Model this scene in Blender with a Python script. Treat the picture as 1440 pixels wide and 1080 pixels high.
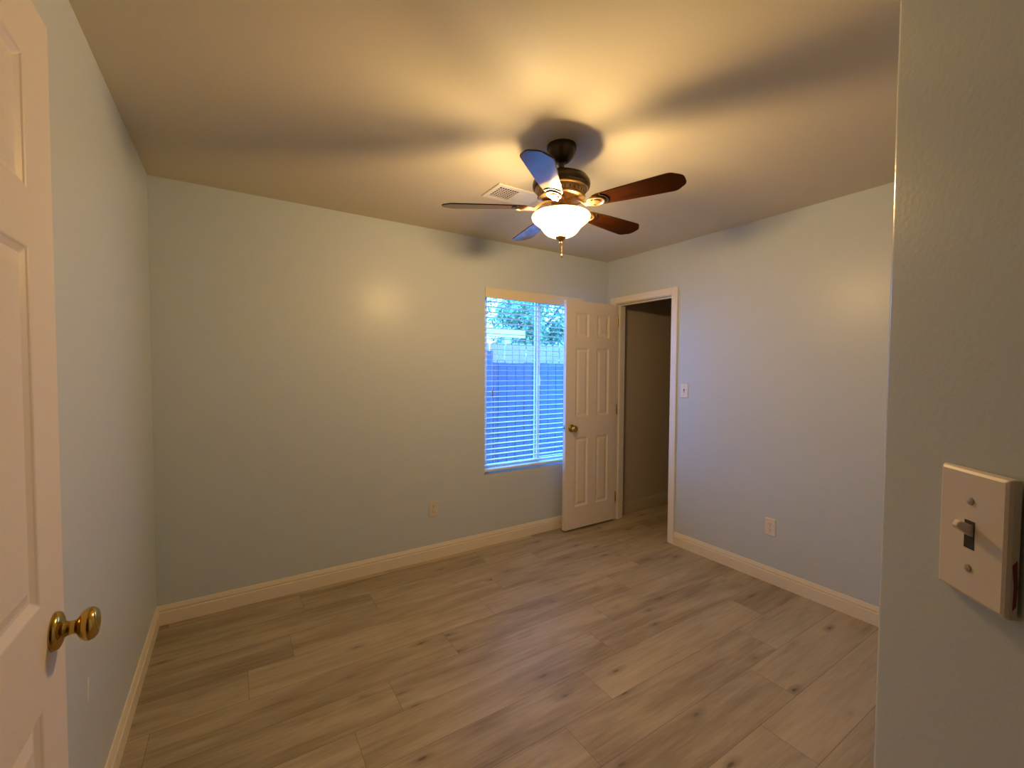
import bpy, bmesh, math, random
from mathutils import Vector, Matrix, noise as mnoise

random.seed(7)
S = bpy.context.scene
for o in list(bpy.data.objects):
    bpy.data.objects.remove(o)

# ------------------------------------------------------------------ camera
FPX = 611.1
YAW, PITCH, ROLL = 0.5695, -0.0336, 0.0058
CAMZ = 1.4187
cam_d = bpy.data.cameras.new('camera')
cam = bpy.data.objects.new('camera', cam_d)
S.collection.objects.link(cam)
S.camera = cam
cam_d.sensor_fit = 'HORIZONTAL'
cam_d.sensor_width = 36.0
cam_d.lens = 36.0 * FPX / 1440.0
cam_d.clip_start = 0.02
cam_d.clip_end = 200
cy, sy = math.cos(YAW), math.sin(YAW)
fw = Vector((sy, cy, 0)); rt = Vector((cy, -sy, 0)); up = Vector((0, 0, 1))
cp, sp = math.cos(PITCH), math.sin(PITCH)
f2 = cp * fw + sp * up; u2 = -sp * fw + cp * up
cr, sr = math.cos(ROLL), math.sin(ROLL)
r3 = cr * rt + sr * u2; u3 = -sr * rt + cr * u2
cam.matrix_world = Matrix(((r3.x, u3.x, -f2.x, 0.0), (r3.y, u3.y, -f2.y, 0.0),
                           (r3.z, u3.z, -f2.z, CAMZ), (0, 0, 0, 1)))

# ------------------------------------------------------------------ world, light, exposure
W = bpy.data.worlds.new('sky'); S.world = W; W.use_nodes = True
bg = W.node_tree.nodes['Background']
bg.inputs['Color'].default_value = (0.10, 0.38, 1.0, 1)
bg.inputs['Strength'].default_value = 16.0
S.view_settings.view_transform = 'Standard'
S.view_settings.look = 'None'
S.view_settings.exposure = 0.0
S.view_settings.gamma = 1.0
S.view_settings.use_curve_mapping = False
S.cycles.max_bounces = 12
S.cycles.diffuse_bounces = 6
S.cycles.glossy_bounces = 4
S.cycles.transparent_max_bounces = 12
S.cycles.caustics_reflective = False
S.cycles.caustics_refractive = False
S.cycles.sample_clamp_indirect = 4.0

LAMP_COL = (1.0, 0.69, 0.32)
LAMP_W = 27.0            # each of the two bulbs in the bowl
BOWL_GLOW = 0.9         # glow of the frosted bowl itself

# room dimensions (metres)
XL, XR, YF, H = -0.374, 3.010, 3.019, 2.44
WT = 0.12

# ------------------------------------------------------------------ helpers
C = S.collection

def tag(o, label=None, cat=None, group=None, kind=None):
    if label: o['label'] = label
    if cat: o['category'] = cat
    if group: o['group'] = group
    if kind: o['kind'] = kind
    return o

def empty(name, loc=(0, 0, 0), rz=0.0):
    o = bpy.data.objects.new(name, None)
    o.empty_display_size = 0.1
    C.objects.link(o)
    o.location = loc
    o.rotation_euler = (0, 0, rz)
    return o

def obj(name, bm, mat, parent=None, smooth=False, bevel=0.0, seg=2, auto=None):
    me = bpy.data.meshes.new(name)
    bmesh.ops.recalc_face_normals(bm, faces=bm.faces[:])
    bm.to_mesh(me); bm.free()
    mats = mat if isinstance(mat, (list, tuple)) else [mat]
    for m in mats: me.materials.append(m)
    o = bpy.data.objects.new(name, me)
    C.objects.link(o)
    if parent: o.parent = parent
    if smooth:
        for p in me.polygons: p.use_smooth = True
        if auto:
            me.set_sharp_from_angle(angle=math.radians(auto))
    if bevel > 0:
        b = o.modifiers.new('bevel', 'BEVEL')
        b.width = bevel; b.segments = seg; b.limit_method = 'ANGLE'; b.angle_limit = math.radians(40)
        b.harden_normals = False
    return o

def box(bm, x0, x1, y0, y1, z0, z1):
    vs = [bm.verts.new(p) for p in ((x0, y0, z0), (x1, y0, z0), (x1, y1, z0), (x0, y1, z0),
                                    (x0, y0, z1), (x1, y0, z1), (x1, y1, z1), (x0, y1, z1))]
    for f in ((0, 3, 2, 1), (4, 5, 6, 7), (0, 1, 5, 4), (1, 2, 6, 5), (2, 3, 7, 6), (3, 0, 4, 7)):
        bm.faces.new([vs[i] for i in f])
    return vs

def B(*a):
    bm = bmesh.new(); box(bm, *a); return bm

def lathe(bm, prof, seg=48, M=None, close=False):
    """prof: list of (radius, z); turned round local Z, then moved by M"""
    rings = []
    for r, z in prof:
        if r < 1e-6:
            rings.append([bm.verts.new((0, 0, z))])
        else:
            rings.append([bm.verts.new((r * math.cos(2 * math.pi * i / seg), r * math.sin(2 * math.pi * i / seg), z)) for i in range(seg)])
    n = len(rings)
    for k in range(n if close else n - 1):
        a, b = rings[k], rings[(k + 1) % n]
        for i in range(seg):
            j = (i + 1) % seg
            if len(a) == 1 and len(b) == 1: continue
            if len(a) == 1: bm.faces.new((a[0], b[i], b[j]))
            elif len(b) == 1: bm.faces.new((a[i], a[j], b[0]))
            else: bm.faces.new((a[i], a[j], b[j], b[i]))
    if M is not None:
        vs = [v for r in rings for v in r]
        bmesh.ops.transform(bm, matrix=M, verts=vs)

def tube(bm, pts, r, seg=10, radii=None):
    pts = [Vector(p) for p in pts]
    prev = None; rings = []
    for i, p in enumerate(pts):
        d = (pts[min(i + 1, len(pts) - 1)] - pts[max(i - 1, 0)]).normalized()
        a = Vector((0, 0, 1)) if abs(d.z) < 0.9 else Vector((1, 0, 0))
        if prev is None: n = d.cross(a).normalized()
        else: n = (prev - d * prev.dot(d)).normalized()
        prev = n; b = d.cross(n)
        rr = radii[i] if radii else r
        rings.append([bm.verts.new(p + rr * (math.cos(2 * math.pi * k / seg) * n + math.sin(2 * math.pi * k / seg) * b)) for k in range(seg)])
    for a, b in zip(rings, rings[1:]):
        for i in range(seg):
            j = (i + 1) % seg
            bm.faces.new((a[i], a[j], b[j], b[i]))
    bm.faces.new(rings[0][::-1]); bm.faces.new(rings[-1])

def sweep(bm, prof, p0, p1, nrm):
    """extrude a profile [(out, z)] from p0 to p1 along the floor line; nrm = outward horizontal direction"""
    nrm = Vector(nrm)
    A = [bm.verts.new(Vector(p0) + nrm * o + Vector((0, 0, z))) for o, z in prof]
    Bv = [bm.verts.new(Vector(p1) + nrm * o + Vector((0, 0, z))) for o, z in prof]
    n = len(prof)
    for i in range(n):
        j = (i + 1) % n
        bm.faces.new((A[i], A[j], Bv[j], Bv[i]))
    bm.faces.new(A[::-1]); bm.faces.new(Bv)

def rod_x(M_loc, direction):
    """matrix that turns local +Z onto direction, at M_loc"""
    d = Vector(direction).normalized()
    return Matrix.Translation(Vector(M_loc)) @ d.to_track_quat('Z', 'Y').to_matrix().to_4x4()

# ------------------------------------------------------------------ materials
def mat(name, col, rough=0.5, metal=0.0, spec=0.5, coat=0.0, coat_r=0.1, bump=None, var=None, **kw):
    m = bpy.data.materials.new(name); m.use_nodes = True
    nt = m.node_tree; b = nt.nodes['Principled BSDF']
    b.inputs['Base Color'].default_value = (*col, 1)
    b.inputs['Roughness'].default_value = rough
    b.inputs['Metallic'].default_value = metal
    b.inputs['Specular IOR Level'].default_value = spec
    b.inputs['Coat Weight'].default_value = coat
    b.inputs['Coat Roughness'].default_value = coat_r
    tc = nt.nodes.new('ShaderNodeTexCoord')
    if var:
        sc, amt = var
        n = nt.nodes.new('ShaderNodeTexNoise'); n.inputs['Scale'].default_value = sc; n.inputs['Detail'].default_value = 4
        nt.links.new(tc.outputs['Object'], n.inputs['Vector'])
        mx = nt.nodes.new('ShaderNodeMix'); mx.data_type = 'RGBA'
        mx.inputs[6].default_value = (*[c * (1 - amt) for c in col], 1)
        mx.inputs[7].default_value = (*[min(1, c * (1 + amt)) for c in col], 1)
        nt.links.new(n.outputs['Fac'], mx.inputs[0]); nt.links.new(mx.outputs[2], b.inputs['Base Color'])
    if bump:
        sc, st, dist = bump
        n2 = nt.nodes.new('ShaderNodeTexNoise'); n2.inputs['Scale'].default_value = sc; n2.inputs['Detail'].default_value = 2
        nt.links.new(tc.outputs['Object'], n2.inputs['Vector'])
        bp = nt.nodes.new('ShaderNodeBump'); bp.inputs['Strength'].default_value = st; bp.inputs['Distance'].default_value = dist
        nt.links.new(n2.outputs['Fac'], bp.inputs['Height']); nt.links.new(bp.outputs['Normal'], b.inputs['Normal'])
    return m

M = {}
M['wall'] = mat('aqua_wall_paint', (0.545, 0.61, 0.68), 0.33, spec=0.25, bump=(110, 0.10, 0.0015))
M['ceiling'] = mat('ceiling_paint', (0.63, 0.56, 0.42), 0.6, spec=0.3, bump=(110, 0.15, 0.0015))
M['trim'] = mat('cream_trim_paint', (0.78, 0.71, 0.60), 0.35)
M['casing'] = mat('white_casing_paint', (0.78, 0.74, 0.70), 0.35)
M['door'] = mat('white_door_paint', (0.74, 0.67, 0.61), 0.42, bump=(60, 0.05, 0.001))
M['hall'] = mat('tan_hall_paint', (0.52, 0.45, 0.36), 0.5)
M['brass'] = mat('polished_brass', (0.52, 0.35, 0.09), 0.16, metal=1.0, var=(30, 0.25))
M['bronze'] = mat('oil_rubbed_bronze', (0.045, 0.028, 0.018), 0.34, metal=0.6)
M['antique'] = mat('antique_bronze', (0.42, 0.27, 0.13), 0.36, metal=0.9)
M['plastic'] = mat('white_plastic', (0.74, 0.68, 0.63), 0.30)
M['ivory'] = mat('ivory_plastic', (0.64, 0.60, 0.53), 0.35)
M['dark'] = mat('slot_shade', (0.015, 0.012, 0.010), 0.6)  # near-black colour standing in for shade inside open slots
M['screw'] = mat('painted_screw', (0.45, 0.40, 0.35), 0.35, metal=0.3)
M['steel'] = mat('latch_steel', (0.35, 0.33, 0.30), 0.35, metal=1.0)
M['vinyl'] = mat('white_vinyl', (0.80, 0.80, 0.80), 0.4)
M['slat'] = mat('white_blind_slat', (0.80, 0.79, 0.77), 0.38)
M['valance'] = mat('cream_valance', (0.74, 0.66, 0.52), 0.4)
M['cord'] = mat('blind_cord', (0.75, 0.73, 0.70), 0.8)
M['wand'] = mat('clear_wand', (0.35, 0.35, 0.36), 0.2)
M['vent'] = mat('white_vent_metal', (0.74, 0.69, 0.62), 0.4)
M['ventshade'] = mat('duct_shade', (0.03, 0.025, 0.02), 0.8)  # dark colour painted for the shade up in the duct
M['redpaint'] = mat('red_paint_drip', (0.22, 0.03, 0.04), 0.4)
M['spackle'] = mat('spackle_patch', (0.80, 0.78, 0.74), 0.6)
M['fence_dark'] = mat('dark_fence_wood', (0.085, 0.095, 0.165), 0.8, var=(6, 0.25))  # darker, bluish wood for the near fence
M['fence_light'] = mat('pale_fence_wood', (0.44, 0.28, 0.25), 0.8, var=(5, 0.2))  # paler wood for the fence behind
M['stucco'] = mat('pale_stucco', (0.62, 0.60, 0.58), 0.8)
M['fascia'] = mat('white_fascia', (0.85, 0.85, 0.85), 0.6)
M['shingle'] = mat('grey_shingle', (0.25, 0.24, 0.24), 0.9, var=(20, 0.2))
M['leaf'] = mat('tree_leaf', (0.20, 0.33, 0.17), 0.5, var=(3, 0.5))
M['bark'] = mat('tree_bark', (0.16, 0.11, 0.08), 0.9)
M['dirt'] = mat('yard_dirt', (0.25, 0.20, 0.16), 0.9, var=(3, 0.2))

def wood_blade():
    m = mat('dark_cherry_blade', (0.085, 0.020, 0.007), 0.5, spec=0.0, coat=0.8, coat_r=0.085)
    nt = m.node_tree; b = nt.nodes['Principled BSDF']
    b.inputs['Coat IOR'].default_value = 1.55
    tc = nt.nodes.new('ShaderNodeTexCoord'); mp = nt.nodes.new('ShaderNodeMapping')
    mp.inputs['Scale'].default_value = (4, 60, 10)
    n = nt.nodes.new('ShaderNodeTexNoise'); n.inputs['Scale'].default_value = 1.0; n.inputs['Detail'].default_value = 5
    r = nt.nodes.new('ShaderNodeValToRGB')
    r.color_ramp.elements[0].position = 0.3; r.color_ramp.elements[0].color = (0.017, 0.0042, 0.0011, 1)
    r.color_ramp.elements[1].position = 0.75; r.color_ramp.elements[1].color = (0.040, 0.0098, 0.0022, 1)
    nt.links.new(tc.outputs['Object'], mp.inputs['Vector']); nt.links.new(mp.outputs['Vector'], n.inputs['Vector'])
    nt.links.new(n.outputs['Fac'], r.inputs['Fac']); nt.links.new(r.outputs['Color'], b.inputs['Base Color'])
    return m
M['blade'] = wood_blade()

def glass_pane():
    m = bpy.data.materials.new('window_glass'); m.use_nodes = True
    nt = m.node_tree; nt.nodes.clear()
    o = nt.nodes.new('ShaderNodeOutputMaterial'); mx = nt.nodes.new('ShaderNodeMixShader')
    t = nt.nodes.new('ShaderNodeBsdfTransparent'); g = nt.nodes.new('ShaderNodeBsdfGlossy')
    g.inputs['Roughness'].default_value = 0.02
    t.inputs['Color'].default_value = (0.94, 0.96, 0.97, 1)
    mx.inputs[0].default_value = 0.06
    nt.links.new(t.outputs[0], mx.inputs[1]); nt.links.new(g.outputs[0], mx.inputs[2]); nt.links.new(mx.outputs[0], o.inputs[0])
    return m
M['glass'] = glass_pane()

def bowl_glass():
    m = bpy.data.materials.new('frosted_bowl_glass'); m.use_nodes = True
    nt = m.node_tree; nt.nodes.clear()
    o = nt.nodes.new('ShaderNodeOutputMaterial')
    tr = nt.nodes.new('ShaderNodeBsdfTranslucent'); tr.inputs['Color'].default_value = (0.85, 0.72, 0.5, 1)
    df = nt.nodes.new('ShaderNodeBsdfDiffuse'); df.inputs['Color'].default_value = (0.8, 0.72, 0.55, 1)
    gl = nt.nodes.new('ShaderNodeBsdfGlossy'); gl.inputs['Roughness'].default_value = 0.25
    a = nt.nodes.new('ShaderNodeMixShader'); a.inputs[0].default_value = 0.4
    b = nt.nodes.new('ShaderNodeMixShader'); b.inputs[0].default_value = 0.04
    e = nt.nodes.new('ShaderNodeEmission'); e.inputs['Color'].default_value = (*LAMP_COL, 1); e.inputs['Strength'].default_value = BOWL_GLOW
    ad = nt.nodes.new('ShaderNodeAddShader')
    nt.links.new(tr.outputs[0], a.inputs[1]); nt.links.new(df.outputs[0], a.inputs[2])
    nt.links.new(a.outputs[0], b.inputs[1]); nt.links.new(gl.outputs[0], b.inputs[2])
    tp = nt.nodes.new('ShaderNodeBsdfTransparent'); tp.inputs['Color'].default_value = (0.98, 0.93, 0.85, 1)
    c = nt.nodes.new('ShaderNodeMixShader'); c.inputs[0].default_value = 0.94
    nt.links.new(b.outputs[0], c.inputs[1]); nt.links.new(tp.outputs[0], c.inputs[2])
    nt.links.new(c.outputs[0], ad.inputs[0]); nt.links.new(e.outputs[0], ad.inputs[1])
    nt.links.new(ad.outputs[0], o.inputs[0])
    return m
M['bowl'] = bowl_glass()

def floor_mat():
    m = bpy.data.materials.new('oak_vinyl_plank'); m.use_nodes = True
    nt = m.node_tree; L = nt.links; N = nt.nodes.new; b = nt.nodes['Principled BSDF']
    tc = N('ShaderNodeTexCoord')
    at = N('ShaderNodeAttribute'); at.attribute_name = 'plank'; at.attribute_type = 'GEOMETRY'
    off = N('ShaderNodeVectorMath'); off.operation = 'SCALE'; off.inputs['Scale'].default_value = 37.0
    L.new(at.outputs['Color'], off.inputs[0])
    add = N('ShaderNodeVectorMath'); add.operation = 'ADD'
    L.new(tc.outputs['Object'], add.inputs[0]); L.new(off.outputs[0], add.inputs[1])
    def mapped(scale):
        mp = N('ShaderNodeMapping'); mp.inputs['Scale'].default_value = scale
        L.new(add.outputs[0], mp.inputs['Vector']); return mp.outputs[0]
    def ntex(vec, scale, detail, dist=0.0, rough=0.55):
        n = N('ShaderNodeTexNoise'); n.inputs['Scale'].default_value = scale; n.inputs['Detail'].default_value = detail
        n.inputs['Distortion'].default_value = dist; n.inputs['Roughness'].default_value = rough
        L.new(vec, n.inputs['Vector']); return n.outputs['Fac']
    grain = ntex(mapped((1.6, 26, 1)), 2.2, 8, 0.7, 0.65)
    broad = ntex(mapped((0.9, 5.0, 1)), 1.7, 3, 0.6)
    r = N('ShaderNodeValToRGB')
    e = r.color_ramp.elements
    e[0].position = 0.28; e[0].color = (0.235, 0.182, 0.118, 1)
    e[1].position = 0.72; e[1].color = (0.53, 0.445, 0.315, 1)
    k = e.new(0.5); k.color = (0.405, 0.335, 0.230, 1)
    mixf = N('ShaderNodeMath'); mixf.operation = 'MULTIPLY_ADD'; mixf.inputs[1].default_value = 0.42
    L.new(grain, mixf.inputs[0])
    m2 = N('ShaderNodeMath'); m2.operation = 'MULTIPLY_ADD'; m2.inputs[1].default_value = 0.58; m2.inputs[2].default_value = 0.0
    L.new(broad, m2.inputs[0]); L.new(m2.outputs[0], mixf.inputs[2])
    # per plank tone
    sep = N('ShaderNodeSeparateColor'); L.new(at.outputs['Color'], sep.inputs[0])
    tone = N('ShaderNodeMath'); tone.operation = 'MULTIPLY_ADD'; tone.inputs[1].default_value = 0.14; tone.inputs[2].default_value = -0.07
    L.new(sep.outputs[1], tone.inputs[0])
    tot = N('ShaderNodeMath'); tot.operation = 'ADD'; L.new(mixf.outputs[0], tot.inputs[0]); L.new(tone.outputs[0], tot.inputs[1])
    L.new(tot.outputs[0], r.inputs['Fac'])
    # knots
    v = N('ShaderNodeTexVoronoi'); v.voronoi_dimensions = '2D'; v.inputs['Scale'].default_value = 3.0; v.inputs['Randomness'].default_value = 1.0
    L.new(mapped((0.9, 2.6, 1)), v.inputs['Vector'])
    wob = N('ShaderNodeMath'); wob.operation = 'MULTIPLY_ADD'; wob.inputs[1].default_value = 0.10; wob.inputs[2].default_value = -0.05
    L.new(grain, wob.inputs[0])
    dv = N('ShaderNodeMath'); dv.operation = 'ADD'; L.new(v.outputs['Distance'], dv.inputs[0]); L.new(wob.outputs[0], dv.inputs[1])
    kr = N('ShaderNodeValToRGB'); ke = kr.color_ramp.elements
    ke[0].position = 0.02; ke[0].color = (1, 1, 1, 1); ke[1].position = 0.20; ke[1].color = (0, 0, 0, 1); k3 = ke.new(0.065); k3.color = (0.42, 0.42, 0.42, 1)
    L.new(dv.outputs[0], kr.inputs['Fac'])
    sc = N('ShaderNodeSeparateColor'); L.new(v.outputs['Color'], sc.inputs[0])
    gt = N('ShaderNodeMath'); gt.operation = 'GREATER_THAN'; gt.inputs[1].default_value = 0.62; L.new(sc.outputs[0], gt.inputs[0])
    km = N('ShaderNodeMath'); km.operation = 'MULTIPLY'; L.new(kr.outputs['Color'], km.inputs[0]); L.new(gt.outputs[0], km.inputs[1])
    km2 = N('ShaderNodeMath'); km2.operation = 'MULTIPLY'; km2.inputs[1].default_value = 1.15; km2.use_clamp = True; kv = N('ShaderNodeMath'); kv.operation = 'MULTIPLY'; L.new(km.outputs[0], kv.inputs[0]); L.new(sc.outputs[1], kv.inputs[1]); L.new(kv.outputs[0], km2.inputs[0])
    mx = N('ShaderNodeMix'); mx.data_type = 'RGBA'
    L.new(km2.outputs[0], mx.inputs[0]); L.new(r.outputs['Color'], mx.inputs[6]); mx.inputs[7].default_value = (0.13, 0.095, 0.075, 1)
    L.new(mx.outputs[2], b.inputs['Base Color'])
    b.inputs['Roughness'].default_value = 0.46; b.inputs['Specular IOR Level'].default_value = 0.4
    bp = N('ShaderNodeBump'); bp.inputs['Strength'].default_value = 0.12; bp.inputs['Distance'].default_value = 0.001
    L.new(grain, bp.inputs['Height']); L.new(bp.outputs[0], b.inputs['Normal'])
    return m
M['floor'] = floor_mat()
M['groove'] = mat('plank_groove', (0.16, 0.115, 0.08), 0.7)

def st(o): o['kind'] = 'structure'; return o

# ------------------------------------------------------------------ FLOOR (planks run along the far wall)
PW, PL, Y0 = 0.2073, 1.22, 2.13
ANCH = {2: 0.70, 1: 0.232, 0: 0.037, -1: 0.927, -2: 0.574, -3: 0.379, -4: 0.137, -5: 1.09, -6: 0.83, 3: 0.33, 4: 0.9}
FX0, FX1, FY0, FY1 = -2.32, 4.5, -2.22, 3.02
bm = bmesh.new()
lay = bm.loops.layers.color.new('plank')
g = 0.0008
rowi = math.floor((FY0 - Y0) / PW)
while Y0 + rowi * PW < FY1:
    ya, yb = Y0 + rowi * PW, Y0 + (rowi + 1) * PW
    an = ANCH.get(rowi, random.uniform(0, PL))
    x = an - PL * math.ceil((an - FX0) / PL)
    while x < FX1:
        a, b_ = max(x, FX0), min(x + PL, FX1)
        ya2, yb2 = max(ya, FY0), min(yb, FY1)
        if b_ - a > 0.01 and yb2 - ya2 > 0.01:
            col = (random.random(), random.random(), random.random(), 1)
            top = [bm.verts.new(p) for p in ((a + g, ya2 + g, 0), (b_ - g, ya2 + g, 0), (b_ - g, yb2 - g, 0), (a + g, yb2 - g, 0))]
            f = bm.faces.new(top); f.material_index = 0
            for l in f.loops: l[lay] = col
        x += PL
    rowi += 1
f = bm.faces.new([bm.verts.new(p) for p in ((FX0, FY0, -0.0008), (FX1, FY0, -0.0008), (FX1, FY1, -0.0008), (FX0, FY1, -0.0008))])
f.material_index = 1
vs = box(bm, FX0, FX1, FY0, FY1, -0.06, -0.0012)
for fc in bm.faces:
    if any(v in vs for v in fc.verts): fc.material_index = 1
me = bpy.data.meshes.new('floor'); bm.normal_update(); bm.to_mesh(me); bm.free()
me.materials.append(M['floor']); me.materials.append(M['groove'])
fl = bpy.data.objects.new('floor', me); C.objects.link(fl); st(fl)

# ------------------------------------------------------------------ WALLS AND CEILING
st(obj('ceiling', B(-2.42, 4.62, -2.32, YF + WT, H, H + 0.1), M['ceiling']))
st(obj('wall_left', B(XL - WT, XL, 0.28, YF, -0.06, H), M['wall']))

# far wall with the window opening
WX0, WX1, WZ0, WZ1 = 1.675, 2.70, 0.572, 2.068
bm = bmesh.new()
y0, y1 = YF, YF + WT
box(bm, XL - WT, WX0, y0, y1, -0.06, H)
box(bm, WX1, XR, y0, y1, -0.06, H)
box(bm, WX0, WX1, y0, y1, -0.06, WZ0)
box(bm, WX0, WX1, y0, y1, WZ1, H)
wf = st(obj('wall_far', bm, M['wall']))

# right wall with the doorway
DY0, DY1, DZ = 2.295, 2.905, 2.028
bm = bmesh.new()
box(bm, XR, XR + WT, 0.04, DY0 - 0.02, -0.06, H)
box(bm, XR, XR + WT, DY1 + 0.02, YF + WT, -0.06, H)
box(bm, XR, XR + WT, DY0 - 0.02, DY1 + 0.02, DZ + 0.02, H)
st(obj('wall_right', bm, M['wall']))

# angled wall beside the entry, with a rounded outside corner
AD = Vector((0.6765, 0.7365, 0)); AN = Vector((-0.7365, 0.6765, 0))     # along the wall, out of the wall
AP = Vector((0.5765, 0.1230, 0))
PD, PN = AD.copy(), AN.copy()                                          # the switch plate sits slightly proud and turned
AD = Vector((0.610, 0.7924, 0)); AN = Vector((-0.7924, 0.610, 0))
END = AP + AD * 0.0862
rad = 0.010
plan = []
cc = END - AD * rad - AN * rad
plan.append(END - AD * 0.46)
for k in range(9):
    a = math.pi / 2 * k / 8
    plan.append(cc + AN * rad * math.cos(a) + AD * rad * math.sin(a))
plan.append(END - AN * 0.12)
plan.append(END - AD * 0.46 - AN * 0.12)
bm = bmesh.new()
lo = [bm.verts.new((p.x, p.y, -0.06)) for p in plan]; hi = [bm.verts.new((p.x, p.y, H)) for p in plan]
n = len(plan)
for i in range(n):
    j = (i + 1) % n
    bm.faces.new((lo[i], lo[j], hi[j], hi[i]))
bm.faces.new(lo[::-1]); bm.faces.new(hi)
M['wall_near'] = mat('aqua_wall_paint_near', (0.545, 0.61, 0.68), 0.20, spec=0.5, bump=(150, 0.18, 0.0013))
st(obj('wall_entry', bm, M['wall_near'], smooth=True, auto=30))
bm = bmesh.new()
box(bm, -2.30, XL - WT, 0.28, 0.40, -0.06, H)
box(bm, -2.42, -2.30, -2.32, 0.40, -0.06, H)
box(bm, -2.30, 1.20, -2.32, -2.20, -0.06, H)
box(bm, 1.20, 1.32, -2.32, 0.0, -0.06, H)
st(obj('wall_corridor', bm, M['hall']))
st(obj('wall_back', B(0.70, XR + WT, 0.0, 0.10, -0.06, H), M['wall']))

# hall beyond the doorway
bm = bmesh.new()
box(bm, XR + WT, 4.62, 3.0, 3.0 + WT, -0.06, H)
box(bm, 4.5, 4.62, 1.5, 3.0, -0.06, H)
box(bm, XR + WT, 4.5, 1.4, 1.5, -0.06, H)
st(obj('wall_hall', bm, M['hall']))

# spackle scuff on the left wall, low beside the door
bm = bmesh.new()
pts = [(-0.012, 0.030), (0.000, 0.034), (0.006, 0.026), (0.000, 0.004), (-0.004, -0.018), (-0.012, -0.034), (-0.018, -0.030), (-0.014, -0.006)]
a = [bm.verts.new((0.0006, y, z)) for y, z in pts]; b_ = [bm.verts.new((0, y, z)) for y, z in pts]
bm.faces.new(a)
for i in range(len(pts)):
    j = (i + 1) % len(pts); bm.faces.new((b_[i], b_[j], a[j], a[i]))
sc = obj('spackle_scuff', bm, M['spackle']); sc.location = (XL, 1.73, 0.47)
sc.parent = bpy.data.objects['wall_left']; sc['label'] = 'small white spackle scuff'

# ------------------------------------------------------------------ BASEBOARDS
BB = [(0, 0), (0.0135, 0), (0.0135, 0.068), (0.0125, 0.071), (0.0075, 0.0725), (0.0075, 0.0765), (0.0105, 0.0785), (0.0105, 0.084),
      (0.0085, 0.090), (0.0060, 0.099), (0.0045, 0.105), (0.0, 0.106)]
def baseboard(name, p0, p1, nrm, m=None):
    bm = bmesh.new(); sweep(bm, BB, p0, p1, nrm)
    return st(obj(name, bm, m or M['trim']))
baseboard('baseboard_left', (XL, 0.42, 0), (XL, YF, 0), (1, 0, 0))
baseboard('baseboard_far', (XL + 0.0, YF, 0), (XR, YF, 0), (0, -1, 0))
baseboard('baseboard_right', (XR, 0.10, 0), (XR, DY0 - 0.062, 0), (-1, 0, 0))
baseboard('baseboard_hall', (XR + WT, 3.0, 0), (4.5, 3.0, 0), (0, -1, 0), M['hall'])

# ------------------------------------------------------------------ DOORWAY TRIM: jambs, stops and casing
t1 = empty('trim_1', (XR, (DY0 + DY1) / 2, 0)); st(t1)
tag(t1, 'white casing and jamb around the dark doorway in the right wall', 'door frame')
def rel(o, root):
    o.parent = root; o.matrix_parent_inverse = Matrix.Translation(-root.location); return o
bm = bmesh.new()
box(bm, XR, XR + WT, DY0 - 0.02, DY0, 0, DZ + 0.02)
box(bm, XR, XR + WT, DY1, DY1 + 0.02, 0, DZ + 0.02)
box(bm, XR, XR + WT, DY0, DY1, DZ, DZ + 0.02)
rel(obj('jamb', bm, M['casing'], bevel=0.0015), t1)
bm = bmesh.new()
box(bm, XR + 0.042, XR + 0.075, DY0, DY0 + 0.011, 0, DZ)
box(bm, XR + 0.042, XR + 0.075, DY1 - 0.011, DY1, 0, DZ)
box(bm, XR + 0.042, XR + 0.075, DY0, DY1, DZ - 0.011, DZ)
rel(obj('door_stop', bm, M['casing'], bevel=0.002), t1)
CW = 0.057
bm = bmesh.new(); box(bm, XR - 0.016, XR, DY0 - 0.005 - CW, DY0 - 0.005, 0, DZ + 0.005 + CW)
rel(obj('casing', bm, M['casing'], bevel=0.005, seg=3), t1)
bm = bmesh.new(); box(bm, XR - 0.016, XR, DY1 + 0.005, DY1 + 0.005 + CW, 0, DZ + 0.005 + CW)
rel(obj('casing', bm, M['casing'], bevel=0.005, seg=3), t1)
bm = bmesh.new(); box(bm, XR - 0.0155, XR, DY0 - 0.005, DY1 + 0.005, DZ + 0.005, DZ + 0.005 + CW)
rel(obj('casing', bm, M['casing'], bevel=0.005, seg=3), t1)

# ------------------------------------------------------------------ PANEL DOORS
def panel_door_mesh(w, h, th, cols, rows):
    """slab in local x 0..w, z 0..h, y 0..th with raised panels pressed into both faces"""
    bm = bmesh.new()
    xs = sorted({0, w, *[v for c in cols for v in c]}); zs = sorted({0, h, *[v for r in rows for v in r]})
    def q(a, b, c, d): bm.faces.new([bm.verts.new(p) for p in (a, b, c, d)])
    for side in (0, 1):
        yb = 0 if side == 0 else th; sg = 1 if side == 0 else -1
        for x0, x1 in zip(xs, xs[1:]):
            for z0, z1 in zip(zs, zs[1:]):
                if (x0, x1) in cols and (z0, z1) in rows:
                    rings = [(0, 0.0), (0.004, 0.0035), (0.013, 0.0085), (0.020, 0.0085), (0.040, 0.0025)]
                    pr = None
                    for ins, dep in rings:
                        y = yb + sg * dep
                        cur = [(x0 + ins, y, z0 + ins), (x1 - ins, y, z0 + ins), (x1 - ins, y, z1 - ins), (x0 + ins, y, z1 - ins)]
                        if pr:
                            for i in range(4): q(pr[i], pr[(i + 1) % 4], cur[(i + 1) % 4], cur[i])
                        pr = cur
                    q(*pr)
                else:
                    q((x0, yb, z0), (x1, yb, z0), (x1, yb, z1), (x0, yb, z1))
    q((0, 0, 0), (0, th, 0), (0, th, h), (0, 0, h)); q((w, 0, 0), (w, th, 0), (w, th, h), (w, 0, h))
    for z in (0, h):
        q((0, 0, z), (w, 0, z), (w, th, z), (0, th, z))
    bmesh.ops.remove_doubles(bm, verts=bm.verts[:], dist=1e-5)
    return bm

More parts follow.
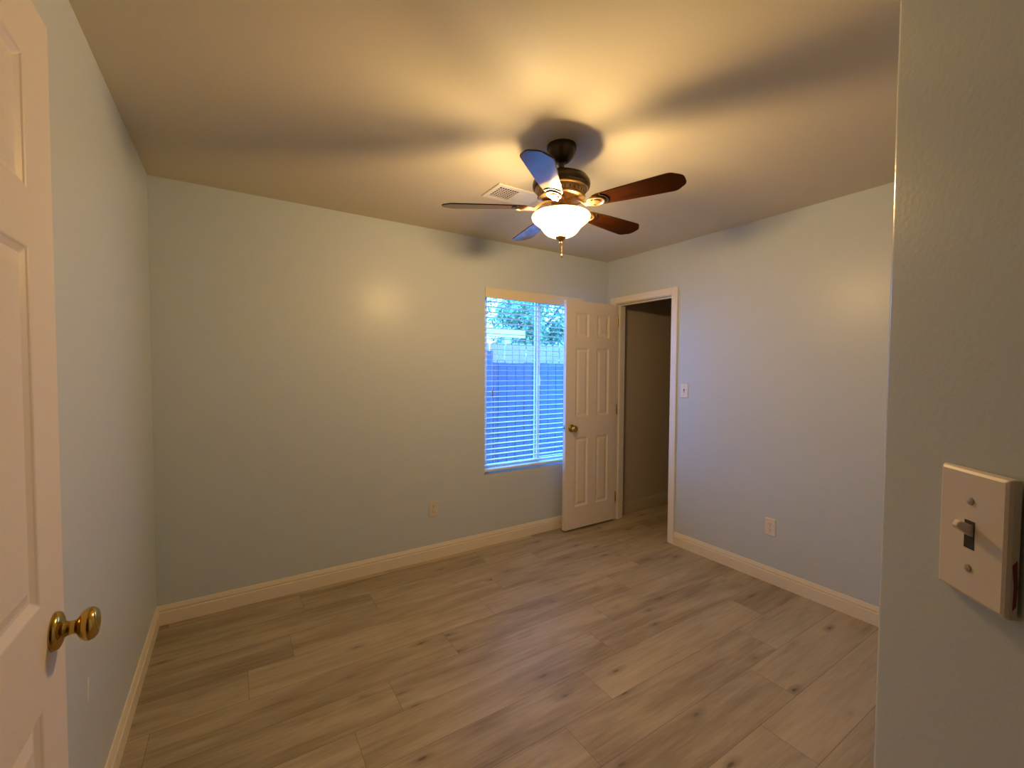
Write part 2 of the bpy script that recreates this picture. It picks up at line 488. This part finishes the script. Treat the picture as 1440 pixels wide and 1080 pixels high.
def door_knob(root, p, direction, latch_side=None, name='door_knob'):
    prof = [(0.0, 0), (0.0335, 0), (0.0335, 0.004), (0.031, 0.008), (0.024, 0.011), (0.015, 0.0135), (0.0125, 0.018), (0.0115, 0.024), (0.0125, 0.029),
            (0.017, 0.0325), (0.024, 0.037), (0.0285, 0.043), (0.0295, 0.048), (0.0275, 0.054), (0.0225, 0.0585), (0.014, 0.0605), (0.0085, 0.0600), (0.0065, 0.0585), (0, 0.0582)]
    bm = bmesh.new(); lathe(bm, prof, 40, rod_x(p, direction))
    return obj(name, bm, M['brass'], root, smooth=True, auto=40)

ROWS = [(0.195, 0.805), (0.990, 1.592), (1.687, 1.897)]
# the open door in front of the window: hinge on the doorway's far jamb
dw, dth = 0.605, 0.035
d1 = empty('door_1', (3.003, 2.888, 0.018)); st(d1)
tag(d1, 'white six-panel door standing open in front of the window, hinged at the dark doorway', 'door')
bm = panel_door_mesh(dw, 2.0, dth, [(0.110, 0.258), (0.358, 0.506)], ROWS)
slab = obj('door_leaf', bm, M['door'], d1, bevel=0.0025, seg=2); slab.location = (-dw, 0, 0)
door_knob(d1, (-dw + 0.066, 0, 0.892), (0, -1, 0))
door_knob(d1, (-dw + 0.066, dth, 0.892), (0, 1, 0))
lp = obj('latch_plate', B(-dw - 0.0015, -dw + 0.001, 0.006, 0.029, 0.866, 0.922), M['steel'], d1)
bm = bmesh.new(); tube(bm, [(-dw - 0.009, 0.0175, 0.895), (-dw, 0.0175, 0.895)], 0.007, 12); obj('latch_bolt', bm, M['steel'], lp, smooth=True, auto=40)
for z in (0.17, 0.99, 1.80):
    bm = bmesh.new(); tube(bm, [(0.003, -0.004, z), (0.003, -0.004, z + 0.09)], 0.006, 12)
    box(bm, -0.0005, 0.0007, 0.0, 0.030, z, z + 0.09)
    obj('hinge', bm, M['antique'], d1, smooth=True, auto=40)

# the near door folded back along the left wall
ew = 0.71
d2 = empty('door_2', (-0.28, 1.150, 0.015)); st(d2)
tag(d2, 'white six-panel door swung back against the left wall, nearest the viewer', 'door')
bm = panel_door_mesh(ew, 2.022, dth, [(0.118, 0.305), (0.405, 0.592)], [(0.20, 0.82), (1.0, 1.60), (1.695, 1.912)])
sl = obj('door_leaf', bm, M['door'], d2, bevel=0.0025, seg=2)
sl.rotation_euler = (0, 0, -math.pi / 2); sl.location = (-dth, 0, 0)
for v in sl.data.vertices: v.co.y = v.co.y
door_knob(d2, (0, -0.056, 0.925), (1, 0, 0))
obj('latch_plate', B(-dth + 0.006, -0.006, -0.001, 0.0012, 0.897, 0.953), M['brass'], d2)
for z in (0.17, 0.99, 1.80):
    bm = bmesh.new(); tube(bm, [(0.004, -ew - 0.003, z), (0.004, -ew - 0.003, z + 0.09)], 0.006, 12)
    obj('hinge', bm, M['brass'], d2, smooth=True, auto=40)

# ------------------------------------------------------------------ WINDOW (slider, set back in a drywall reveal)
FYa, FYb = YF + 0.075, YF + WT
w1 = empty('window_1', ((WX0 + WX1) / 2, YF + 0.09, WZ0)); st(w1)
tag(w1, 'white vinyl sliding window behind the blind in the far wall', 'window')
fr = 0.035
bm = bmesh.new()
box(bm, WX0, WX0 + fr, FYa, FYb, WZ0, WZ1); box(bm, WX1 - fr, WX1, FYa, FYb, WZ0, WZ1)
box(bm, WX0 + fr, WX1 - fr, FYa, FYb, WZ0, WZ0 + fr); box(bm, WX0 + fr, WX1 - fr, FYa, FYb, WZ1 - fr, WZ1)
rel(obj('window_frame', bm, M['vinyl'], bevel=0.003), w1)
MX = 2.255
def sash(x0, x1, ya, yb, s=0.030):
    bm = bmesh.new(); z0, z1 = WZ0 + fr, WZ1 - fr
    box(bm, x0, x0 + s, ya, yb, z0, z1); box(bm, x1 - s, x1, ya, yb, z0, z1)
    box(bm, x0 + s, x1 - s, ya, yb, z0, z0 + s); box(bm, x0 + s, x1 - s, ya, yb, z1 - s, z1)
    o = rel(obj('sash', bm, M['vinyl'], bevel=0.003), w1)
    p = obj('pane', B(x0 + s - 0.004, x1 - s + 0.004, (ya + yb) / 2 - 0.002, (ya + yb) / 2 + 0.002, z0 + s - 0.004, z1 - s + 0.004), M['glass'])
    p.parent = o
    return o
sA = sash(WX0 + fr, MX + 0.022, FYa + 0.004, FYa + 0.020)
sB = sash(MX - 0.020, WX1 - fr, FYa + 0.024, FYb - 0.003, 0.036)
bm = bmesh.new()
tube(bm, [(MX + 0.006, FYa + 0.003, 1.27), (MX + 0.006, FYa - 0.012, 1.285), (MX + 0.006, FYa - 0.016, 1.32), (MX + 0.006, FYa - 0.012, 1.355), (MX + 0.006, FYa + 0.003, 1.37)], 0.006, 10)
h = obj('sash_handle', bm, M['vinyl'], smooth=True); h.parent = sA

# ------------------------------------------------------------------ WINDOW BLIND (horizontal slats, open)
wb = empty('window_blind', ((WX0 + WX1) / 2, YF + 0.035, 1.995))
tag(wb, 'white two inch slat blind with cream valance hanging in the far window', 'blind')
bx0, bx1 = WX0 + 0.006, WX1 - 0.006
BY = YF + 0.036
rel(obj('valance', B(WX0 + 0.002, WX1 - 0.002, YF - 0.006, YF + 0.006, 1.985, 2.0672), M['valance'], bevel=0.004, seg=3), wb)
rel(obj('headrail', B(bx0, bx1, YF + 0.010, YF + 0.062, 2.005, 2.055), M['slat'], bevel=0.003), wb)
def slat_bm():
    bm = bmesh.new(); n = 6; wd = 0.050; th = 0.0022
    L_ = []; 
    for s_ in (0, 1):
        row = []
        for i in range(n + 1):
            u = -wd / 2 + wd * i / n
            z = 0.0010 * (1 - (2 * u / wd) ** 2) - u * 0.01 + (th if s_ else 0)
            row.append((u, z))
        L_.append(row)
    loop = L_[0] + L_[1][::-1]
    A = [bm.verts.new((bx0, u, z)) for u, z in loop]; Bb = [bm.verts.new((bx1, u, z)) for u, z in loop]
    m_ = len(loop)
    for i in range(m_):
        j = (i + 1) % m_; bm.faces.new((A[i], A[j], Bb[j], Bb[i]))
    bm.faces.new(A[::-1]); bm.faces.new(Bb)
    return bm
NS = 32; ZT, ZB = 1.962, 0.640
first = rel(obj('slat', slat_bm(), M['slat'], smooth=True, auto=40), wb)
first.location = (0, BY, ZT)
for k in range(1, NS):
    s2 = first.copy(); C.objects.link(s2); s2.parent = wb; s2.matrix_parent_inverse = first.matrix_parent_inverse
    s2.location = (0, BY, ZT + (ZB - ZT) * k / (NS - 1))
rel(obj('bottom_rail', B(bx0, bx1, BY - 0.026, BY + 0.026, 0.592, 0.610), M['slat'], bevel=0.004, seg=3), wb)
for x in (WX0 + 0.10, (WX0 + WX1) / 2 + 0.02, WX1 - 0.10):
    bm = bmesh.new()
    for dy in (-0.027, 0.027):
        tube(bm, [(x, BY + dy, 0.600), (x, BY + dy, 2.01)], 0.0008, 6)
    rel(obj('ladder_cord', bm, M['cord']), wb)
bm = bmesh.new(); tube(bm, [(WX0 + 0.055, YF + 0.006, 2.0), (WX0 + 0.055, YF + 0.003, 1.93)], 0.0035, 8)
rel(obj('tilt_wand', bm, M['wand'], smooth=True), wb)
bm = bmesh.new(); tube(bm, [(WX0 + 0.075, YF + 0.004, 2.0), (WX0 + 0.075, YF + 0.004, 1.25)], 0.0010, 6)
pc = rel(obj('lift_cord', bm, M['cord']), wb)
bm = bmesh.new(); lathe(bm, [(0, 1.252), (0.003, 1.250), (0.0055, 1.222), (0.007, 1.206), (0.005, 1.2), (0, 1.2)], 14, Matrix.Translation((WX0 + 0.075, YF + 0.004, 0)))
tz = obj('tassel', bm, M['antique'], smooth=True, auto=40); tz.parent = pc

# ------------------------------------------------------------------ CEILING FAN
FC = Vector((1.277, 1.585, 0))
fan = empty('ceiling_fan', (FC.x, FC.y, H))
tag(fan, 'dark bronze five-blade ceiling fan with glowing frosted bowl light', 'ceiling fan')
def fpart(name, prof, m, parent=None, seg=56, auto=35):
    bm = bmesh.new(); lathe(bm, [(r, z - H) for r, z in prof], seg)
    return obj(name, bm, m, parent or fan, smooth=True, auto=auto)
fpart('canopy', [(0.0, H), (0.067, H), (0.0675, 2.428), (0.066, 2.418), (0.061, 2.402), (0.052, 2.386), (0.040, 2.373), (0.030, 2.366), (0.020, 2.363), (0, 2.363)], M['bronze'])
fpart('downrod', [(0.0, 2.37), (0.013, 2.37), (0.013, 2.325), (0.019, 2.322), (0.022, 2.300), (0, 2.300)], M['bronze'], seg=24)
hs = fpart('motor_housing', [(0.0, 2.310), (0.030, 2.309), (0.070, 2.306), (0.100, 2.300), (0.120, 2.290), (0.130, 2.276), (0.132, 2.262), (0.130, 2.250), (0.124, 2.244), (0, 2.244)], M['bronze'])
fpart('motor_trim', [(0.0, 2.246), (0.121, 2.246), (0.122, 2.240), (0.118, 2.236), (0.110, 2.234), (0.106, 2.229), (0.106, 2.212), (0.110, 2.207), (0.108, 2.200), (0.098, 2.195), (0.070, 2.192), (0, 2.192)], M['antique'])
bm = bmesh.new()
for k in range(30):
    a = 2 * math.pi * k / 30
    vs = box(bm, 0.1050, 0.1072, -0.0016, 0.0016, 2.214 - H, 2.227 - H)
    bmesh.ops.transform(bm, matrix=Matrix.Rotation(a, 4, 'Z'), verts=vs)
sl_ = obj('vent_slot', bm, M['bronze'], fan)
fpart('switch_housing', [(0.0, 2.195), (0.048, 2.195), (0.047, 2.186), (0.047, 2.168), (0.052, 2.160), (0.060, 2.155), (0.062, 2.148), (0.086, 2.141), (0.086, 2.138), (0.0, 2.138)], M['antique'])  # wide pan at its foot shaped to shade the ceiling from the bulbs

# blades: one with its iron, then four copies
BZ = 2.163
def blade_outline():
    r0, r1 = 0.155, 0.545
    pts = []
    up_ = [(r0 + 0.004, 0.020), (r0, 0.012)]
    # right edge (positive y) from root to tip
    edge = [(r0, 0.0), (r0 + 0.001, 0.022), (r0 + 0.010, 0.034), (r0 + 0.030, 0.0405), (0.28, 0.0500), (0.40, 0.0580), (0.484, 0.0625), (0.497, 0.0617), (0.507, 0.0575), (0.534, 0.0360), (0.5415, 0.0270), (0.545, 0.016), (0.5455, 0.0)]
    return edge
def blade_bm():
    bm = bmesh.new(); e = blade_outline(); th = 0.0055
    loop = e + [(r, -y) for r, y in e[1:-1]][::-1]
    lo = [bm.verts.new((r, y, -th / 2)) for r, y in loop]; hi = [bm.verts.new((r, y, th / 2)) for r, y in loop]
    n = len(loop)
    for i in range(n):
        j = (i + 1) % n; bm.faces.new((lo[i], lo[j], hi[j], hi[i]))
    bm.faces.new(lo[::-1]); bm.faces.new(hi)
    return bm
def iron_bm():
    """curved arm from the hub, flowing into an oval plate with a raised rim beneath the blade"""
    bm = bmesh.new()
    # arm: swept flat bar
    path = [(0.040, 2.187 - BZ), (0.070, 2.186 - BZ), (0.092, 2.178 - BZ), (0.108, 2.166 - BZ), (0.122, -0.0095), (0.140, -0.0085), (0.158, -0.0085)]
    ws = [0.020, 0.017, 0.0135, 0.012, 0.014, 0.020, 0.026]
    rings = []
    for i, ((r, z), w) in enumerate(zip(path, ws)):
        d = Vector((path[min(i + 1, 6)][0] - path[max(i - 1, 0)][0], 0, path[min(i + 1, 6)][1] - path[max(i - 1, 0)][1])).normalized()
        nn = Vector((-d.z, 0, d.x)) * 0.0045
        c = Vector((r, 0, z))
        rings.append([bm.verts.new(c + nn + Vector((0, w, 0))), bm.verts.new(c + nn - Vector((0, w, 0))), bm.verts.new(c - nn - Vector((0, w * 0.8, 0))), bm.verts.new(c - nn + Vector((0, w * 0.8, 0)))])
    for a, b in zip(rings, rings[1:]):
        for i in range(4):
            j = (i + 1) % 4; bm.faces.new((a[i], a[j], b[j], b[i]))
    bm.faces.new(rings[0][::-1]); bm.faces.new(rings[-1])
    # oval plate with rim
    seg = 32
    def oval(f, z): return [bm.verts.new((0.172 + 0.042 * f * math.cos(2 * math.pi * i / seg), 0.034 * f * math.sin(2 * math.pi * i / seg), z)) for i in range(seg)]
    rr = [oval(1.0, -0.003), oval(1.0, -0.0085), oval(0.94, -0.0115), oval(0.80, -0.0115), oval(0.74, -0.0085), oval(0.52, -0.0085), oval(0.44, -0.0125), oval(0.2, -0.0135)]
    for a, b in zip(rr, rr[1:]):
        for i in range(seg):
            j = (i + 1) % seg; bm.faces.new((a[i], a[j], b[j], b[i]))
    bm.faces.new(rr[0][::-1]); bm.faces.new(rr[-1])
    return bm
def iron_hole_bm():
    bm = bmesh.new(); seg = 14
    a0, a1 = -1.0, 1.0
    lo = []; hi = []
    for z, L_ in ((-0.0032, lo), (-0.0062, hi)):
        for s_, (ra, rb) in ((0, (0.056, 0.046)), (1, (0.0435, 0.0355))):
            rowv = []
            for i in range(seg + 1):
                a = a0 + (a1 - a0) * i / seg
                rowv.append(bm.verts.new((0.172 + ra * math.cos(a), rb * math.sin(a), z)))
            L_.append(rowv)
    for i in range(seg):
        bm.faces.new((lo[0][i], lo[0][i + 1], lo[1][i + 1], lo[1][i])); bm.faces.new((hi[0][i], hi[1][i], hi[1][i + 1], hi[0][i + 1]))
        bm.faces.new((lo[0][i], hi[0][i], hi[0][i + 1], lo[0][i + 1])); bm.faces.new((lo[1][i], lo[1][i + 1], hi[1][i + 1], hi[1][i]))
    for i in (0, seg):
        bm.faces.new((lo[0][i], lo[1][i], hi[1][i], hi[0][i]))
    return bm
PIT = -math.radians(11)
bl0 = obj('blade', blade_bm(), M['blade'], fan, bevel=0.0015, seg=2)
ir0 = obj('blade_iron', iron_bm(), M['antique'], bl0, smooth=True, auto=35)
hole0 = obj('iron_hole_shade', iron_hole_bm(), M['bronze'], bl0)  # solid dark crescent standing in for the shade of an open hole
hole0['label'] = 'dark crescent standing in for the shaded hole of the blade iron'
for k in range(5):
    if k == 0: bl = bl0
    else:
        bl = bl0.copy(); C.objects.link(bl); bl.parent = fan
        for ch in (ir0, hole0):
            c2 = ch.copy(); C.objects.link(c2); c2.parent = bl
    ang = math.radians(5.0 + 72 * k)
    bl.rotation_mode = 'QUATERNION'
    bl.rotation_quaternion = (Matrix.Rotation(ang, 3, 'Z') @ Matrix.Rotation(PIT, 3, 'X')).to_quaternion()
    bl.location = (0, 0, BZ - H)

# bowl
out = [(0.129, 2.128), (0.1330, 2.124), (0.1345, 2.118), (0.1325, 2.110), (0.126, 2.102), (0.114, 2.092), (0.102, 2.083), (0.092, 2.073), (0.084, 2.062), (0.076, 2.051), (0.064, 2.041), (0.047, 2.033), (0.026, 2.0285), (0.006, 2.027)]
inn = [(r - 0.004 if r > 0.02 else r, z + 0.004) for r, z in out][::-1]
inn[-1] = (0.125, 2.129)
bm = bmesh.new(); lathe(bm, [(r, z - H) for r, z in out + inn], 64, close=True)
bowl = obj('light_bowl', bm, M['bowl'], fan, smooth=True)
bowl['label'] = 'frosted amber glass bowl glowing'
fpart('finial', [(0.0, 2.034), (0.024, 2.032), (0.025, 2.027), (0.020, 2.020), (0.012, 2.014), (0.008, 2.010), (0.0055, 2.007), (0.0075, 2.003), (0.0065, 1.998), (0, 1.996)], M['antique'], seg=28)
fpart('bowl_rod', [(0.0, 2.15), (0.005, 2.15), (0.005, 2.03), (0, 2.03)], M['antique'], seg=12)
# beaded pull chain
bm = bmesh.new()
for k in range(13):
    z = 1.993 - 0.0034 * k
    bmesh.ops.create_icosphere(bm, subdivisions=1, radius=0.0016, matrix=Matrix.Translation((0.004, -0.003, z - H)))
ch = obj('pull_chain', bm, M['antique'], fan, smooth=True)
bm = bmesh.new(); lathe(bm, [(0, 1.952), (0.0025, 1.951), (0.0045, 1.944), (0.0045, 1.938), (0.002, 1.934), (0, 1.933)], 14, Matrix.Translation((0.004, -0.003, -H)))
fob = obj('chain_fob', bm, M['antique'], ch, smooth=True)
# the two bulbs inside the bowl
for k, a in enumerate((-1.02, -1.02 + math.pi)):
    ld = bpy.data.lights.new('bulb_light', 'POINT'); ld.energy = LAMP_W; ld.color = LAMP_COL; ld.shadow_soft_size = 0.035
    lo = bpy.data.objects.new('bulb_light', ld); C.objects.link(lo); lo.parent = fan
    lo.location = (0.055 * math.cos(a), 0.055 * math.sin(a), 2.086 - H)

# ------------------------------------------------------------------ CEILING AIR VENT
vx0, vx1, vy0, vy1 = 1.238, 1.545, 2.075, 2.275
av = empty('air_vent', ((vx0 + vx1) / 2, (vy0 + vy1) / 2, H))
tag(av, 'white rectangular air register in the ceiling behind the fan', 'air vent')
ox, oy = (vx0 + vx1) / 2, (vy0 + vy1) / 2
def vb(bm, a, b, c, d, e, f): box(bm, a - ox, b - ox, c - oy, d - oy, e - H, f - H)
bm = bmesh.new()
gx0, gx1, gy0, gy1 = 1.266, 1.515, 2.106, 2.248
gm = 1.392
zb = H - 0.008
vb(bm, vx0, gx0, vy0, vy1, zb, H); vb(bm, gx1, vx1, vy0, vy1, zb, H)
vb(bm, gx0, gx1, vy0, gy0, zb, H); vb(bm, gx0, gx1, gy1, vy1, zb, H)
vb(bm, gm, gm + 0.008, gy0, gy1, zb, H)
obj('vent_frame', bm, M['vent'], av, bevel=0.003)
bm = bmesh.new(); vb(bm, gx0, gx1, gy0, gy1, H - 0.0012, H - 0.0002); obj('duct_shade_sheet', bm, M['ventshade'], av)  # flat dark sheet under the uncut ceiling, painted as duct shade
bm = bmesh.new()
nx, ny = 8, 7
for i in range(1, nx):
    x = gx0 + (gm - gx0) * i / nx; vb(bm, x - 0.0016, x + 0.0016, gy0, gy1, H - 0.0075, H - 0.0060)
for i in range(1, ny):
    y = gy0 + (gy1 - gy0) * i / ny; vb(bm, gx0, gm, y - 0.0022, y + 0.0022, H - 0.0073, H - 0.0058)
obj('grille', bm, M['vent'], av)
for i in range(6):
    bm = bmesh.new()
    w = (gx1 - gm - 0.008) / 6; x = gm + 0.008 + w * i
    v4 = [(x, H - 0.0025), (x + w * 1.05, H - 0.0075), (x + w * 1.05, H - 0.0065), (x, H - 0.0015)]
    A = [bm.verts.new((px - ox, gy0 - oy, pz - H)) for px, pz in v4]; Bq = [bm.verts.new((px - ox, gy1 - oy, pz - H)) for px, pz in v4]
    for k in range(4): bm.faces.new((A[k], A[(k + 1) % 4], Bq[(k + 1) % 4], Bq[k]))
    bm.faces.new(A[::-1]); bm.faces.new(Bq)
    obj('louver', bm, M['vent'], av)

# ------------------------------------------------------------------ SWITCHES AND OUTLETS
def plate_bm(w, h, d, b=0.0035):
    """pillowed cover plate: local x across, z up, front at -y... back on y=0"""
    bm = bmesh.new()
    def ring(ins, y): return [bm.verts.new(p) for p in ((-w / 2 + ins, -y, -h / 2 + ins), (w / 2 - ins, -y, -h / 2 + ins), (w / 2 - ins, -y, h / 2 - ins), (-w / 2 + ins, -y, h / 2 - ins))]
    rr = [ring(0, 0), ring(0, d * 0.45), ring(b * 0.35, d * 0.8), ring(b, d)]
    for a, c in zip(rr, rr[1:]):
        for i in range(4):
            j = (i + 1) % 4; bm.faces.new((a[i], a[j], c[j], c[i]))
    bm.faces.new(rr[0]); bm.faces.new(rr[-1][::-1])
    return bm
def screw_bm(x, z, y):
    bm = bmesh.new(); lathe(bm, [(0, 0), (0.0036, 0), (0.0033, 0.0009), (0.0018, 0.0014), (0, 0.0015)], 16, rod_x((x, -y, z), (0, -1, 0)))
    return bm
def light_switch(name, loc, rz, d, m, label, lever=1, gap=0.0):
    r = empty(name, loc, rz); tag(r, label, 'light switch', 'light switches')
    pb = plate_bm(0.070, 0.115, d)
    for v in pb.verts:
        if v.co.y > -1e-6: v.co.y = gap * (v.co.x / 0.070 + 0.5)
    pl = obj('cover_plate', pb, m, r, bevel=0.0012, seg=3)
    obj('toggle_slot_shade', B(-0.0052, 0.0052, -d - 0.0003, -d + 0.002, -0.0125, 0.0125), M['dark'], r)  # solid dark block drawn as the shade in the slot
    bm = bmesh.new()
    a = math.radians(28) * lever
    dv = Vector((0, -math.cos(a), math.sin(a)))
    base = Vector((0, -d + 0.002, 0.003 * lever))
    sx = Vector((1, 0, 0)); sz = Vector((0, math.sin(a), math.cos(a)))
    R0 = []
    for t, wx, wz in ((0, 0.0042, 0.0048), (0.006, 0.0041, 0.0044), (0.0125, 0.0036, 0.0036), (0.0148, 0.0026, 0.0024)):
        c = base + dv * t
        R0.append([bm.verts.new(c + sx * wx * i + sz * wz * j) for i, j in ((-1, -1), (1, -1), (1, 1), (-1, 1))])
    for p, q in zip(R0, R0[1:]):
        for i in range(4):
            j = (i + 1) % 4; bm.faces.new((p[i], p[j], q[j], q[i]))
    bm.faces.new(R0[0]); bm.faces.new(R0[-1][::-1])
    obj('toggle', bm, m, r, bevel=0.0008, seg=2)
    for z in (0.030, -0.030):
        obj('screw', screw_bm(0, z, d), M['screw'], r, smooth=True, auto=40)
    return r, pl
# near switch on the angled wall beside the viewer
pc_ = AP - PD * 0.035
rz = math.atan2(-PD.y, -PD.x)      # local -y then faces out of the wall
ns, npl = light_switch('light_switch', (pc_.x, pc_.y, 1.2745), rz, 0.0065, M['plastic'], 'ivory toggle switch plate close up on the angled wall, red paint on its edge', 1, gap=0.0032)
bm = bmesh.new()
pts = [(0.0354, -0.0022, -0.012), (0.0354, 0.0010, -0.008), (0.0354, 0.0020, -0.030), (0.0354, 0.0012, -0.046), (0.0354, -0.0010, -0.049), (0.0354, -0.0006, -0.030)]
a_ = [bm.verts.new(p) for p in pts]; c_ = [bm.verts.new((p[0] - 0.0006, p[1], p[2])) for p in pts]
bm.faces.new(a_); bm.faces.new(c_[::-1])
for i in range(len(pts)):
    j = (i + 1) % len(pts); bm.faces.new((a_[i], a_[j], c_[j], c_[i]))
rd = obj('paint_drip', bm, M['redpaint'], npl); rd['label'] = 'dark red paint smear on the plate edge'
# far switch beside the doorway
light_switch('light_switch', (XR, 2.163, 1.258), -math.pi / 2, 0.006, M['plastic'], 'small white toggle switch plate on the right wall beside the doorway casing', -1)

def outlet(loc, rz, m, label):
    r = empty('wall_outlet', loc, rz); tag(r, label, 'outlet', 'duplex wall outlets')
    d = 0.006
    obj('cover_plate', plate_bm(0.070, 0.115, d), m, r, bevel=0.0012, seg=2)
    for z in (0.0195, -0.0195):
        bm = bmesh.new()
        lathe(bm, [(0, 0), (0.0172, 0), (0.0168, 0.0013), (0, 0.0015)], 28, rod_x((0, -d, z), (0, -1, 0)))
        for v in bm.verts: v.co.z = max(min(v.co.z, z + 0.0135), z - 0.0135)
        f = obj('receptacle', bm, m, r)
        bm = bmesh.new()
        box(bm, -0.0075, -0.0052, -d - 0.0019, -d - 0.001, z - 0.001, z + 0.0085); box(bm, 0.0052, 0.0075, -d - 0.0019, -d - 0.001, z + 0.0005, z + 0.0075)
        lathe(bm, [(0, 0), (0.0028, 0), (0.0028, 0.0009), (0, 0.0009)], 12, rod_x((0, -d - 0.001, z - 0.0075), (0, -1, 0)))
        obj('slot_shades', bm, M['dark'], f)  # raised dark blocks, shade of the plug holes put into the colour
    obj('screw', screw_bm(0, 0, d), M['screw'], r, smooth=True, auto=40)
outlet((1.242, YF, 0.377), 0, M['ivory'], 'cream duplex outlet low on the far wall, left of the window')
outlet((XR, 1.485, 0.376), -math.pi / 2, M['plastic'], 'white duplex outlet low on the right wall above the baseboard')

# ------------------------------------------------------------------ OUTSIDE THE WINDOW
GZ = -0.15
g_ = obj('ground', B(-6, 16, YF + WT, 24, GZ - 0.1, GZ), M['dirt']); st(g_)
# near dark board fence
f1 = empty('yard_fence', (4.0, 5.0, GZ)); tag(f1, 'low dark board fence just outside the window', 'fence')
bm = bmesh.new(); x = 0.6
while x < 7.0:
    top = 1.510 + random.uniform(-0.006, 0.006)
    box(bm, x + 0.003, x + 0.137, 5.0, 5.018, GZ + 0.02, top); x += 0.14
rel(obj('boards', bm, M['fence_dark'], bevel=0.002, seg=1), f1)
rel(obj('rail', B(0.6, 7.0, 5.018, 5.056, 1.30, 1.39), M['fence_dark']), f1)
rel(obj('rail', B(0.6, 7.0, 5.018, 5.056, 0.15, 0.24), M['fence_dark']), f1)
rel(obj('post', B(2.755, 2.845, 4.90, 4.999, GZ, 1.66), M['fence_dark'], bevel=0.004), f1)
# taller dog-eared picket fence behind
f2_ = empty('picket_fence', (5.0, 6.5, GZ)); tag(f2_, 'tall pale dog-eared picket fence behind the dark fence', 'fence')
bm = bmesh.new(); x = 1.6
while x < 9.5:
    w = 0.135; e = 0.035; zt = 1.885 + random.uniform(-0.012, 0.012); gap = 0.012 + random.choice((0, 0, 0.012))
    loop = [(x, GZ + 0.02), (x + w, GZ + 0.02), (x + w, zt - 0.045), (x + w - e, zt), (x + e, zt), (x, zt - 0.045)]
    A = [bm.verts.new((px, 6.5, pz)) for px, pz in loop]; Bq = [bm.verts.new((px, 6.518, pz)) for px, pz in loop]
    for k in range(6): bm.faces.new((A[k], A[(k + 1) % 6], Bq[(k + 1) % 6], Bq[k]))
    bm.faces.new(A[::-1]); bm.faces.new(Bq)
    x += w + gap
rel(obj('pickets', bm, M['fence_light']), f2_)
rel(obj('rail', B(1.6, 9.5, 6.518, 6.556, 1.50, 1.59), M['fence_light']), f2_)
rel(obj('rail', B(1.6, 9.5, 6.518, 6.556, 0.2, 0.29), M['fence_light']), f2_)
# neighbour's house: eave, post, wall, roof
nh = empty('neighbor_house', (3.5, 10, GZ)); tag(nh, 'neighboring house with white eave board and post beyond the fences', 'house')
rel(obj('house_wall', B(-2.0, 5.3, 9.9, 12.5, GZ, 2.36), M['stucco']), nh)
rel(obj('fascia', B(-2.5, 6.13, 8.98, 9.02, 2.20, 2.395), M['fascia']), nh)
rel(obj('porch_post', B(5.58, 5.74, 9.05, 9.21, GZ, 2.22), M['fascia'], bevel=0.01), nh)
bm = bmesh.new()
A = [bm.verts.new(p) for p in ((-2.5, 9.02, 2.37), (6.13, 9.02, 2.37), (6.13, 12.9, 2.62), (-2.5, 12.9, 2.62))]
Bq = [bm.verts.new((v.co.x, v.co.y, v.co.z - 0.08)) for v in A]
for k in range(4): bm.faces.new((A[k], A[(k + 1) % 4], Bq[(k + 1) % 4], Bq[k]))
bm.faces.new(A); bm.faces.new(Bq[::-1])
rel(obj('roof', bm, M['shingle']), nh)
# shade tree
def tree(loc, cz, rx, rzz, n, label):
    t = empty('shade_tree', loc); tag(t, label, 'tree')
    bm = bmesh.new(); rng = random.Random(int(loc[0] * 100))
    tube(bm, [(0, 0, 0), (0.05, 0.02, 1.0), (0.0, 0.1, cz - 0.5), (0.1, 0.1, cz + 0.4)], 0.1, 10, radii=[0.16, 0.12, 0.09, 0.04])
    for k in range(9):
        a = rng.uniform(0, 6.28); z = rng.uniform(1.4, cz)
        e = Vector((rx * 0.75 * math.cos(a), rx * 0.75 * math.sin(a), cz + rng.uniform(-0.3, 0.5) * rzz))
        tube(bm, [(0, 0.05, z), tuple(Vector((0, 0, z)).lerp(e, 0.5) + Vector((0, 0, 0.15))), tuple(e)], 0.03, 7, radii=[0.05, 0.03, 0.012])
    obj('trunk', bm, M['bark'], t, smooth=True)
    bm = bmesh.new()
    cl = [(Vector((rng.gauss(0, 0.5) * rx, rng.gauss(0, 0.5) * rx, cz + rng.gauss(0, 0.45) * rzz)), rng.uniform(0.22, 0.48) * rx) for _ in range(26)]
    for k in range(n):
        c, r = rng.choice(cl)
        d = Vector((rng.gauss(0, 1), rng.gauss(0, 1), rng.gauss(0, 1))).normalized() * r * rng.random() ** 0.4
        p = c + d; s = rng.uniform(0.05, 0.10)
        u = Vector((rng.gauss(0, 1), rng.gauss(0, 1), rng.gauss(0, 1))).normalized()
        v = u.cross(Vector((rng.gauss(0, 1), rng.gauss(0, 1), rng.gauss(0, 1)))).normalized()
        q = [bm.verts.new(p + u * s), bm.verts.new(p + v * s * 0.45), bm.verts.new(p - u * s), bm.verts.new(p - v * s * 0.45)]
        bm.faces.new(q)
    obj('crown', bm, M['leaf'], t)
tree((8.95, 12.2, GZ), 3.5, 1.75, 1.5, 9000, 'leafy green tree rising beyond the pickets, right of the white eave')
